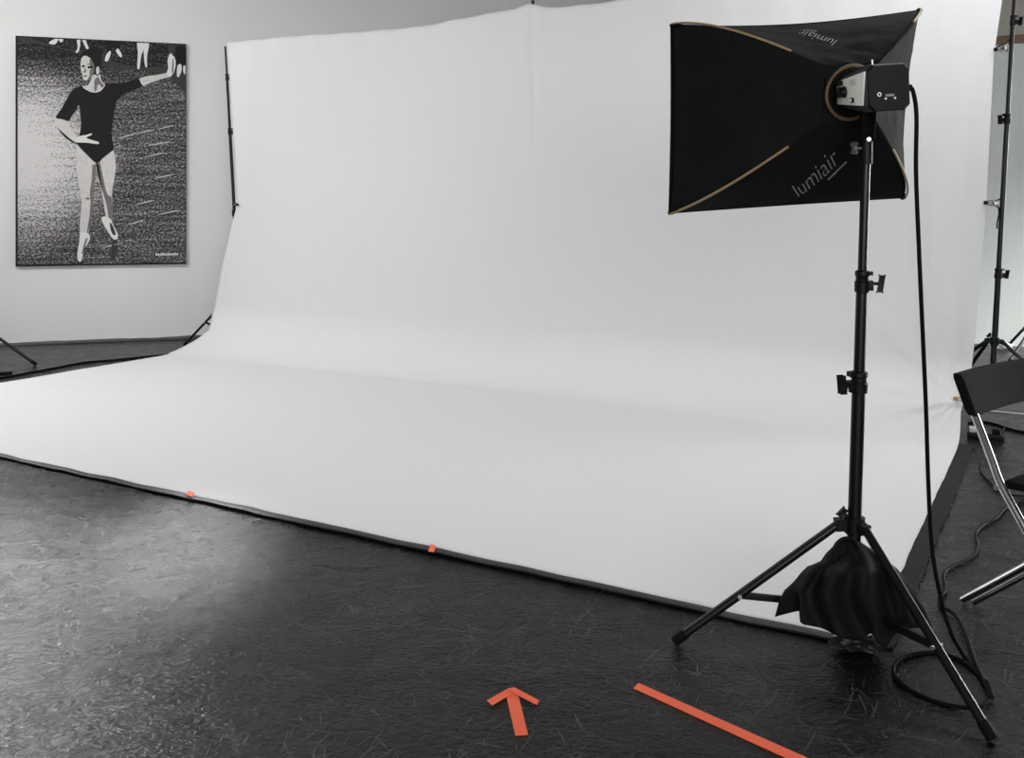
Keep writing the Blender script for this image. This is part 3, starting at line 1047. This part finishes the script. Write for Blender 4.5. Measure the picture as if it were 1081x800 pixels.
# by the folding chair
VR = VW + 0.28
r1, r2 = vtop(1070.5, 0, VR), vtop(1050, 360, VR)
rb = r1 + (r2 - r1) * (r1.z / (r1.z - r2.z))
rt = rb + (r1 - rb) * ((3.12) / r1.z)
axr = (rt - rb).normalized()
hubz = (r2 - rb).length
fA = on_plane(1022, 391, rb, VX)
aL = (-UX * 0.55 + VX * 0.20); aL2 = (-UX * 0.25 - VX * 0.02)
Lr = (rt - rb).length
def fr_r(py):
    return min(range(1001), key=lambda i: abs(proj(rb + axr * (Lr * i / 1000))[1] - py)) / 1000
rs, _, _, _ = stand('backdrop_stand', 'black stand with clamps at the cloth edge behind the folding chair', rb, rt, hubz, [rb + (-UX * .62 + VX * 0.22), rb + (UX * 0.60 + VX * 0.05), rb + (-UX * 0.32 - VX * 0.02 + VX * 0.30)],
      [fr_r(287), fr_r(124), fr_r(20)], [0.0195, 0.0165, 0.0135, 0.011], group='stands holding up the backdrop', knob_sides=[RU, -RU + Vector((0, -.2, 0)), RU], low_h=0.24)


def clamp(name, label, jaw, hold, col, small=1.0):
    """spring clamp between a cloth edge point and a pole point"""
    jaw = Vector(jaw); hold = Vector(hold)
    root = thing(name, jaw, label, 'clamp', 'clamps on the backdrop')
    d = (hold - jaw); L_ = d.length; d.normalize()
    upv = Vector((0, 0, 1)); sd = d.cross(upv).normalized()
    for s_ in (-1, 1):
        m = MB()
        pts = [jaw + upv * s_ * 0.004, jaw + d * L_ * .35 + upv * s_ * 0.014 * small, jaw + d * L_ * .6 + upv * s_ * 0.012 * small, jaw + d * L_ + upv * s_ * 0.030 * small]
        pts = catmull(pts, 5)
        m.tube(pts, 0.0065 * small, 10)
        m.build('handle', col, root)
        m = MB(); m.box(jaw + upv * s_ * 0.006 - d * 0.006, d * 0.012, sd * 0.010, upv * 0.004, 0.002)
        m.build('jaw_pad', M['brass'] if col is M['brass'] else M['black_plastic'], root)
    m = MB(); c = jaw + d * L_ * .5
    m.tube([c - sd * 0.012 * small, c + sd * 0.012 * small], 0.009 * small, 12)
    m.build('spring', M['steel'], root)
    return root


def pole_pt(py): return rb + axr * (Lr * fr_r(py))
clamp('spring_clamp', 'black spring clamp near the top of the cloth side edge, below the wooden rail', on_plane(1052, 52, PW, VX), pole_pt(48) - UX * 0.012, M['black_plastic'], 1.2)
clamp('spring_clamp', 'black spring clamp halfway up the cloth side edge, level with the softbox bottom', on_plane(1041.5, 214, PW, VX), pole_pt(215) - UX * 0.016, M['black_plastic'], 1.0)
jl = on_plane(249, 216, PW, VX)
clamp('spring_clamp', 'small black clamp on the stand beside the ballet picture, where the cloth flares out', jl + UX * 0.02, l2 - UX * 0.01 + Vector((0, 0, .02)), M['black_plastic'], 0.9)
jc = on_plane(1012.5, 421, W(0, VW - 0.18), VX)
clamp('spring_clamp', 'little brass clip pinching the cloth edge beside the folding chair backrest', jc - UX * 0.012, jc + UX * 0.035 - VX * 0.01, M['brass'], 0.7)
# hanging strap end under the middle clamp
m = MB()
q0 = pole_pt(216) - UX * 0.03 - VX * .01
m.tube(catmull([q0, q0 + Vector((0.012, 0, -0.05)), q0 + Vector((0.0, 0, -0.12)), q0 + Vector((-0.002, 0, -0.16))], 5), 0.005, 8)
m.build('strap', M['black_plastic'], rs)

# ------------------------------------------------------------------ stands that reach into the frame from outside
fL = F(38, 386)
hubL = D(-40, 333, fL.y + 0.02)
dvec = Vector((fL.x - hubL.x, fL.y - hubL.y, 0))
lbase = Vector((hubL.x, hubL.y, 0))
stand('light_stand', 'black tripod stand at the picture edge below the ballet picture, one leg showing', lbase, lbase + Vector((0, 0, 2.4)), hubL.z, [fL, lbase + rot(dvec, 2.2), lbase + rot(dvec, -2.1)],
      [0.45, 0.72], [0.018, 0.015, 0.012], knob_sides=[RU, -RU], low_h=0.10, brace_at=0.48, leg_r=0.014)
fR = F(1064, 366)
hubR = fR + UX * 0.36 - VX * 0.62 + Vector((0, 0, 0.52))
rbase = Vector((hubR.x, hubR.y, 0)); dvr = Vector((fR.x - hubR.x, fR.y - hubR.y, 0))
stand('light_stand', 'black tripod stand mostly out of view by the pale back wall', rbase, rbase + Vector((0, 0, 2.2)), 0.52, [fR, rbase + rot(dvr, 2.1), rbase + rot(dvr, -2.1)],
      [0.45, 0.72], [0.018, 0.015, 0.012], knob_sides=[RU, -RU], low_h=0.14, leg_r=0.014)

# cable along the wall side of the cloth
cab = [F(x, y, 0.009) for x, y in ((-60, 405), (0, 399), (30, 393.5), (60, 388), (90, 382.5), (120, 380), (150, 377), (175, 374.5), (196, 373), (206, 369))]
m = MB(); m.tube(catmull(cab, 8), 0.009, 10)
tag(m.build('floor_cable', M['rubber'], origin=cab[3].xy.to_3d()), 'black cable lying on the floor below the ballet picture', 'cable')
m = MB(); m.tube(catmull([F(x, y, 0.012) for x, y in ((-40, 398), (-8, 394.5), (5, 394), (13, 393.5))], 6), 0.012, 10)
tag(m.build('cable_plug', M['rubber'], origin=F(0, 394)), 'short black plug end on the floor beside the cable and tripod leg', 'plug')

# ------------------------------------------------------------------ folding chair
ch_w = Vector((0.80, 0.60, 0)).normalized()        # across the chair, away from the camera
ch_f = Vector((ch_w.y, -ch_w.x, 0))                # the way the chair faces
c_foot = F(1016, 636)
chair = thing('folding_chair', c_foot, 'black and chrome folding chair beside the cloth edge and the flash cord', 'chair')
CW = 0.56
bt = D(1013, 394, 3.22)        # near top corner of the backrest
bb = D(1029, 438, 3.16)          # near lower corner
kn = D(1057, 512, 3.05)          # bend at the seat
k2 = D(1081, 556, 2.98)
ft = D(1120, 632, 2.88)
fdir = (k2 - kn).normalized()
ft = kn + fdir * ((kn.z - 0.012) / -fdir.z)
for s_ in (0, 1):
    o_ = ch_w * CW * s_
    m = MB(); m.tube(catmull([bt.lerp(bb, .12) + o_, bb + o_, bb.lerp(kn, .6) + o_, kn + o_ - Vector((0, 0, .0)), k2 + o_, ft + o_], 8), 0.0135, 14)
    fo = m.build('front_leg', M['chrome'], chair)
    m = MB(); m.tube([ft + o_ - fdir * 0.03, ft + o_], 0.016, 12); m.build('rubber_foot', M['rubber'], fo)
    r0 = c_foot + o_ + Vector((0, 0, 0.010))
    r1_ = D(1081, 598, 3.06) + o_
    rd = (r1_ - r0).normalized()
    rend = r0 + rd * (0.40 / max(0.2, rd.z))
    rend = r0 + (rend - r0).normalized() * min((rend - r0).length, 0.62)
    if s_ == 0:
        m = MB(); m.tube([r0, r0.lerp(rend, .5), rend], 0.0115, 14)
        lo = m.build('rear_leg', M['chrome'], chair)
        m = MB(); r0b = F(1028, 636, 0.009); m.tube([r0b, r0b + (rend - r0)], 0.0095, 14)
        m.build('leg_strut', M['chrome'], chair)
    else:
        m = MB(); m.tube([r0 + ch_f * .0, r0.lerp(rend, .5), rend], 0.0115, 14)
        lo = m.build('rear_leg', M['chrome'], chair)
m = MB()
bw = bb - bt
n_ = 16; vs = []; fs = []
for i in range(n_ + 1):
    s = lerp(-0.035, 1.05, i / n_)
    off = -ch_f * 0.018 * math.sin(PI * max(0, min(1, s)))
    for t in (0, .12, .5, .88, 1):
        for lay in (-1, 1):
            vs.append(bt + ch_w * CW * s + bw * t + off + ch_f * (0.0185 * lay if 0 < t < 1 else 0.013 * lay))
nr = 10
for i in range(n_):
    a = i * nr; b = a + nr
    for k in range(4):
        fs.append((a + 2 * k, a + 2 * k + 2, b + 2 * k + 2, b + 2 * k))
        fs.append((a + 2 * k + 1, b + 2 * k + 1, b + 2 * k + 3, a + 2 * k + 3))
    fs.append((a, b, b + 1, a + 1)); fs.append((a + 8, a + 9, b + 9, b + 8))
for a in (0, n_ * nr):
    fs.append((a, a + 2, a + 4, a + 6, a + 8, a + 9, a + 7, a + 5, a + 3, a + 1))
m.add(vs, fs)
m.build('backrest', M['chair_black'], chair, angle=50)
m = MB()
sc0 = kn + ch_f * 0.20 + ch_w * CW * .5 + Vector((0, 0, 0.0))
m.box(sc0, ch_f * 0.20, ch_w * (CW * .5 - 0.016), Vector((0, 0, 0.014)) , 0.010)
m.build('seat', M['chair_black'], chair)
for s_ in (0, 1):
    m = MB(); c = kn + ch_w * CW * s_ - ch_f * .012 + Vector((0, 0, -0.010))
    m.tube([c - ch_w * .014, c + ch_w * .014], 0.009, 12); m.build('pivot_cap', M['steel'], chair)

# things on the floor behind the chair
pb_ = F(1031, 459)
pst = thing('power_strip', pb_, 'black power strip with a pale plug and red switch on the floor behind the chair', 'power strip')
pd = (F(1056, 459) - F(1024, 456)); pd.z = 0; pdn = pd.normalized(); pn = Vector((-pdn.y, pdn.x, 0))
pc = F(1040, 463) + Vector((0, 0, 0.017))
m = MB(); m.box(pc, pdn * 0.10, pn * 0.024, Vector((0, 0, 0.016)), 0.004); m.build('housing', M['black_plastic'], pst)
m = MB(); m.box(pc - pdn * 0.07 + Vector((0, 0, .034)), pdn * 0.018, pn * 0.018, Vector((0, 0, 0.017)), 0.006); m.build('pale_plug', M['white_plastic'], pst)
m = MB(); m.box(pc - pdn * 0.030 - pn * 0.004 + Vector((0, 0, .017)), pdn * 0.010, pn * 0.014, Vector((0, 0, 0.007)), 0.002); m.build('switch', M['red_plastic'], pst)
m = MB(); m.box(pc + pdn * 0.06 + Vector((0, 0, .030)), pdn * 0.022, pn * 0.019, Vector((0, 0, 0.017)), 0.006); m.build('dark_plug', M['rubber'], pst)
m = MB(); m.tube(catmull([pc + pdn * 0.10, F(1060, 452, .008), F(1075, 455, .008), F(1100, 459, .008)], 8), 0.007, 8)
m.build('cable', M['rubber'], pst)
m = MB(); m.tube(catmull([F(1022, 446, 0.007), F(1036, 445, 0.007), F(1052, 448, 0.007), F(1064, 452, 0.007), F(1080, 456, 0.007), F(1100, 458, 0.007)], 8), 0.007, 8)
tag(m.build('floor_cable', M['rubber'], origin=F(1050, 448)), 'thin black cable on the floor just below the chair backrest', 'cable')
m = MB(); m.tube(catmull([F(1036, 488, .006), F(1035, 495, .006), F(1039, 503, .006), F(1046, 510, .006), F(1052, 517, .006), F(1064, 522, .006), F(1085, 524, .006)], 8), 0.005, 8)
tag(m.build('floor_cable', M['rubber'], origin=F(1045, 508)), 'short curved black cable on the floor behind the chrome chair leg', 'cable')
strip('floor_edge_strip', [F(1040 + i * 5, 433.4 + i * 0.48) for i in range(14)], 0.03, M['white_plastic'], 'pale flat strip on the dark floor seen under the chair backrest', 'strip', z=0.005)
# crumpled pale paper by the wall
bm = bmesh.new(); bmesh.ops.create_icosphere(bm, subdivisions=3, radius=1.0)
c0 = F(1059, 369)
for v in bm.verts:
    p = v.co.copy(); k = 1 + 0.6 * noise.noise(p * 2.0 + Vector((3, 0, 0))) + 0.3 * noise.noise(p * 4.5)
    q = Vector((0.09 * p.x * k, 0.06 * p.y * k, 0.035 + 0.035 * p.z * k)); q.z = max(0.001, q.z); v.co = c0 + q
bm.verts.index_update()
m = MB(); m.add([v.co.copy() for v in bm.verts], [tuple(v.index for v in f.verts) for f in bm.faces]); bm.free()
tag(m.build('crumpled_paper', M['white_plastic'], origin=c0), 'small pale crumpled paper on the floor by the back wall behind a tripod', 'paper')

# ------------------------------------------------------------------ ballet picture
def wall_pt(px, py, off=0.0): return on_plane(px, py, WL0 + WLN * off, WLN)
TH = 0.055
a_tl, a_tr, a_bl, a_br = wall_pt(16.5, 38, TH), wall_pt(196.3, 46, TH), wall_pt(16.5, 280.5, TH), wall_pt(196.3, 279.5, TH)
u0 = (a_tl - WL0).dot(WLD); u1 = (a_tr - WL0).dot(WLD)
zt_ = (a_tl.z + a_tr.z) / 2; zb_ = (a_bl.z + a_br.z) / 2
pw, phh = u1 - u0, zt_ - zb_


def pic(x, y, lay=0):
    """x 0..1 across, y 0..1 up the picture"""
    return WL0 + WLD * (u0 + pw * x) + WLN * (TH + 0.0004 + 0.0007 * lay) + Vector((0, 0, zb_ + phh * y))


pict = thing('ballet_picture', WL0 + WLD * (u0 + u1) / 2 + Vector((0, 0, zb_)), 'large black and white canvas print of a ballet dancer on the grey wall', 'picture')
m = MB()
cpt = WL0 + WLD * (u0 + u1) / 2 + WLN * (0.012 + (TH - 0.012) / 2) + Vector((0, 0, (zt_ + zb_) / 2))
m.box(cpt, WLD * pw / 2, WLN * (TH - 0.012) / 2, Vector((0, 0, phh / 2)), 0.003)
m.build('stretched_canvas', M['canvas_side'], pict)
PM = [M['print_ground'], M['print_black'], M['print_skin'], M['print_white'], M['print_mid'], M['print_dark']]
m = MB()
m.cur = 0
gx, gy = 2, 2
m.add([pic(0.012, 0.008), pic(1 - 0.002, 0.008), pic(1 - 0.002, 1 - 0.004), pic(0.012, 1 - 0.004)], [(0, 1, 2, 3)])


def shape(pts, mat, lay, smooth=5):
    """closed outline in the coordinates of the magnified print (x 56..560, y 62..741)"""
    P = [Vector(((x - 53) / 507.0, (741 - y - (x - 53) * 0.0) / 677.0, 0)) for x, y in pts]
    if smooth: P = catmull(P, smooth, True)
    P = [Vector((min(0.997, max(0.013, p.x)), min(0.995, max(0.009, p.y)), 0)) for p in P]
    from mathutils.geometry import tessellate_polygon
    tris = tessellate_polygon([P])
    m.cur = mat
    m.add([pic(p.x, p.y, lay) for p in P], [tuple(t) for t in tris])
    m.cur = 0


# background: shadow band and dancers' legs along the top
shape([(56, 78), (130, 88), (230, 108), (330, 150), (420, 150), (500, 165), (562, 215), (562, 190), (562, 64), (505, 64), (506, 128), (420, 140), (340, 128), (290, 100), (200, 96), (120, 76), (56, 66)], 5, 1, 3)
for pts in ([(150, 83), (152, 76), (168, 66), (172, 56), (180, 56), (176, 70), (166, 84)], [(180, 76), (178, 60), (188, 60), (189, 74)],
            [(226, 104), (232, 92), (230, 62), (240, 62), (238, 92), (232, 106)], [(262, 98), (254, 86), (244, 64), (254, 64), (262, 84), (267, 96)],
            [(313, 126), (317, 108), (328, 96), (330, 104), (322, 126)], [(350, 88), (346, 96), (352, 106), (360, 114), (364, 108), (356, 92)],
            [(410, 66), (412, 100), (410, 142), (417, 145), (422, 108), (428, 90), (428, 66)], [(430, 66), (430, 104), (434, 136), (440, 139), (440, 108), (446, 66)],
            [(532, 162), (534, 132), (545, 128), (546, 146), (538, 166)], [(552, 132), (552, 150), (558, 158), (560, 134)]):
    shape(pts, 3, 3, 4)
shape([(318, 64), (320, 100), (330, 100), (336, 84), (342, 92), (354, 92), (358, 66)], 1, 2, 3)
shape([(528, 76), (530, 132), (561, 134), (561, 76)], 1, 2, 3)
# pale streaks on the floor
for x, y, l in ((400, 345, 60), (440, 380, 70), (430, 415, 60), (350, 360, 50), (400, 560, 60), (470, 590, 70), (80, 380, 70), (70, 440, 80), (300, 690, 60), (470, 330, 50), (460, 480, 60), (380, 620, 50), (120, 330, 60)):
    shape([(x, y), (x + l * .5, y - 9), (x + l, y - 15), (x + l * .98, y - 13), (x + l * .5, y - 6)], 2, 1, 3)
shape([(334, 668), (350, 664), (352, 690), (346, 716), (330, 728), (332, 700)], 5, 1)
shape([(232, 726), (246, 728), (248, 740), (234, 740)], 1, 1)
# legs
shape([(231, 384), (229, 430), (234, 490), (241, 530), (243, 565), (239, 610), (241, 650), (262, 652), (267, 610), (276, 560), (277, 530), (284, 480), (288, 432), (270, 410)], 2, 4)
shape([(276, 440), (282, 440), (287, 436), (284, 480), (278, 528), (277, 558), (268, 606), (263, 645), (260, 640), (267, 590), (270, 548), (268, 524), (274, 480)], 4, 5)
shape([(254, 541), (262, 537), (268, 541), (262, 544)], 4, 5)
shape([(241, 642), (237, 670), (232, 700), (232, 722), (240, 730), (246, 718), (249, 700), (254, 686), (264, 672), (269, 658), (262, 645)], 3, 6)
shape([(255, 664), (262, 660), (252, 690), (247, 706), (245, 700)], 4, 7)
shape([(291, 434), (312, 416), (337, 396), (345, 440), (341, 480), (334, 520), (335, 560), (333, 604), (318, 602), (310, 562), (303, 522), (296, 480)], 2, 4)
shape([(298, 468), (294, 438), (298, 434), (306, 470), (314, 508), (322, 530), (332, 536), (335, 562), (333, 604), (325, 602), (318, 560), (307, 522)], 4, 5)
shape([(287, 440), (293, 436), (302, 480), (306, 520), (300, 500), (294, 475)], 1, 5)
shape([(310, 594), (303, 603), (310, 620), (322, 640), (334, 658), (342, 664), (350, 661), (352, 650), (345, 634), (336, 616), (330, 602)], 3, 6)
shape([(328, 612), (338, 626), (345, 648), (338, 650), (330, 634)], 5, 7)
# arms and hands
shape([(169, 304), (165, 318), (172, 332), (200, 354), (226, 372), (234, 366), (232, 356), (212, 334), (204, 310)], 2, 4)
shape([(172, 330), (200, 355), (226, 374), (236, 374), (226, 378), (196, 360)], 1, 5)
shape([(228, 362), (240, 354), (256, 351), (272, 346), (273, 350), (258, 359), (276, 366), (294, 371), (293, 377), (276, 374), (290, 378), (262, 374), (242, 374), (230, 372)], 3, 8)
shape([(414, 178), (440, 168), (470, 163), (497, 156), (508, 152), (514, 162), (506, 168), (480, 176), (450, 188), (425, 198), (418, 192)], 2, 4)
shape([(500, 158), (505, 140), (503, 118), (509, 99), (515, 96), (519, 102), (524, 106), (528, 120), (526, 142), (518, 160), (508, 168)], 3, 5)
shape([(519, 112), (522, 116), (521, 150), (516, 154)], 4, 6)
# leotard
shape([(246, 206), (258, 216), (276, 223), (294, 221), (306, 212), (312, 198), (330, 194), (356, 193), (386, 186), (414, 177), (420, 188), (426, 200), (398, 212), (368, 226), (350, 244), (343, 262), (338, 300), (333, 340),
       (336, 370), (340, 390), (326, 404), (308, 418), (293, 434), (280, 430), (262, 412), (246, 396), (231, 376), (238, 348), (242, 322), (240, 292), (236, 262), (226, 280), (212, 300), (206, 311), (190, 306), (168, 301),
       (184, 276), (200, 246), (214, 222), (228, 211)], 1, 7, 3)
# neck and head
shape([(247, 207), (262, 202), (272, 186), (276, 172), (298, 168), (302, 186), (313, 198), (306, 212), (294, 221), (276, 223), (258, 216)], 2, 8, 4)
shape([(282, 186), (294, 176), (300, 190), (310, 200), (304, 208), (296, 198), (290, 206), (288, 216), (282, 218)], 4, 9, 4)
shape([(240, 128), (244, 106), (258, 96), (280, 86), (296, 88), (304, 98), (303, 114), (304, 130), (300, 150), (296, 168), (288, 172), (266, 150), (248, 120)], 1, 9, 4)
shape([(245, 120), (256, 114), (270, 122), (279, 138), (281, 158), (276, 171), (266, 183), (256, 188), (249, 184), (246, 170), (242, 157), (241, 137)], 2, 10, 4)
shape([(268, 124), (274, 127), (281, 142), (281, 160), (276, 171), (267, 183), (261, 186), (268, 172), (267, 160), (272, 150), (268, 138)], 4, 11, 4)
shape([(244, 145), (252, 142), (254, 146), (247, 149)], 1, 12, 3)
shape([(262, 146), (276, 144), (277, 149), (264, 152)], 1, 12, 3)
shape([(260, 139), (275, 138), (276, 140), (261, 141)], 5, 12, 3)
shape([(253, 148), (258, 160), (252, 166), (249, 163), (253, 158)], 4, 12, 3)
shape([(249, 174), (255, 173), (261, 175), (255, 177)], 1, 12, 3)
shape([(288, 148), (295, 146), (297, 160), (291, 170), (287, 162)], 2, 12, 3)
# small pale caption scribble in the corner of the print
for k in range(11):
    x = 466 + k * 6.4
    shape([(x, 712 + (k % 2)), (x + 2.2, 706 + (k % 3)), (x + 5.4, 708), (x + 5.6, 711), (x + 2.4, 714)], 3, 3, 3)
pr = m.build('printed_picture', PM, pict, smooth=False)
# planar coordinates of the print, in metres / picture width
uvl = pr.data.uv_layers.new(name='UVMap')
org = Vector(pict['_org']); q0 = pic(0, 0)
for poly in pr.data.polygons:
    for li in poly.loop_indices:
        p = pr.data.vertices[pr.data.loops[li].vertex_index].co + org - q0
        uvl.data[li].uv = (p.dot(WLD) / pw, p.z / pw)

# ------------------------------------------------------------------ light
def area(name, loc, rot_, sx, sy, power, col=(1, 1, 1)):
    l = bpy.data.lights.new(name, 'AREA'); l.shape = 'RECTANGLE'; l.size = sx; l.size_y = sy; l.energy = power; l.color = col
    o = bpy.data.objects.new(name, l); o.location = loc; o.rotation_euler = rot_
    COL.objects.link(o); return o


def aim(o, target):
    o.rotation_euler = (Vector(target) - Vector(o.location)).to_track_quat('-Z', 'Y').to_euler()


wl = WL0 - WLD * 0.55 + WLN * 0.08
w_ = area('window_and_fill_light', (wl.x, wl.y, 3.92), (0, 0, 0), 1.7, 0.6, 62); aim(w_, (wl.x + WLN.x, wl.y + WLN.y, 3.75))
wl = WL0 - WLD * 2.2 + WLN * 0.08
w_ = area('window_and_fill_light', (wl.x, wl.y, 2.7), (0, 0, 0), 2.0, 1.9, 60); aim(w_, (wl.x + WLN.x, wl.y + WLN.y, 2.6))
area('ceiling_and_fill_lamp', (-1.6, 5.0, 4.22), (0, 0, ANG), 3.2, 1.2, 30)
area('ceiling_and_fill_lamp', (3.0, 4.6, 4.22), (0, 0, ANG), 3.0, 1.0, 48)
l_ = area('ceiling_and_fill_lamp', (-5.2, 4.8, 4.1), (0, 0, WANG), 2.8, 0.8, 105); aim(l_, WL0 + WLD * 0.4 + Vector((0, 0, 1.0)))  # added fill to brighten the left wall, not a known fixture
w2 = area('window_and_fill_light', (0.3, -4.2, 2.3), (0, 0, 0), 6.0, 2.6, 215); aim(w2, (-1.5, 6.0, 1.5))  # added broad fill behind the camera to light the cloth evenly, no window
bl = W(6.0, vb - 1.3, 4.1)
b_ = area('ceiling_and_fill_lamp', bl, (0, 0, ANG), 2.2, 0.5, 1350, (0.98, 1.0, 0.98)); aim(b_, W(5.4, vb, 1.2)); b_.data.spread = math.radians(105)  # added wash that lifts the pale back wall, not a known fixture
def spot(loc, target, power, deg, blend):
    sl = bpy.data.lights.new('added_floor_spot', 'SPOT'); sl.energy = power; sl.spot_size = math.radians(deg); sl.spot_blend = blend; sl.shadow_soft_size = 0.15
    so_ = bpy.data.objects.new('added_floor_spot', sl); so_.location = loc; COL.objects.link(so_); aim(so_, target)


spot((-3.43, 9.3, 3.75), F(192, 572), 620, 8.0, 1.0)  # added narrow beam that makes the bright wedge on the floor
spot((-5.3, 8.9, 3.75), F(-40, 690), 480, 16, 1.0)  # added wide beam, only there to brighten the near left floor

wd = bpy.data.worlds.new('world'); sc.world = wd; wd.use_nodes = True
bg = wd.node_tree.nodes['Background']; bg.inputs['Color'].default_value = (0.9, 0.95, 1.0, 1); bg.inputs['Strength'].default_value = 0.12

sc.view_settings.view_transform = 'Standard'
sc.view_settings.look = 'None'
sc.view_settings.gamma = 1.0
sc.view_settings.use_curve_mapping = False
sc.view_settings.exposure = 0.70

for o in bpy.data.objects:
    if '_org' in o: del o['_org']
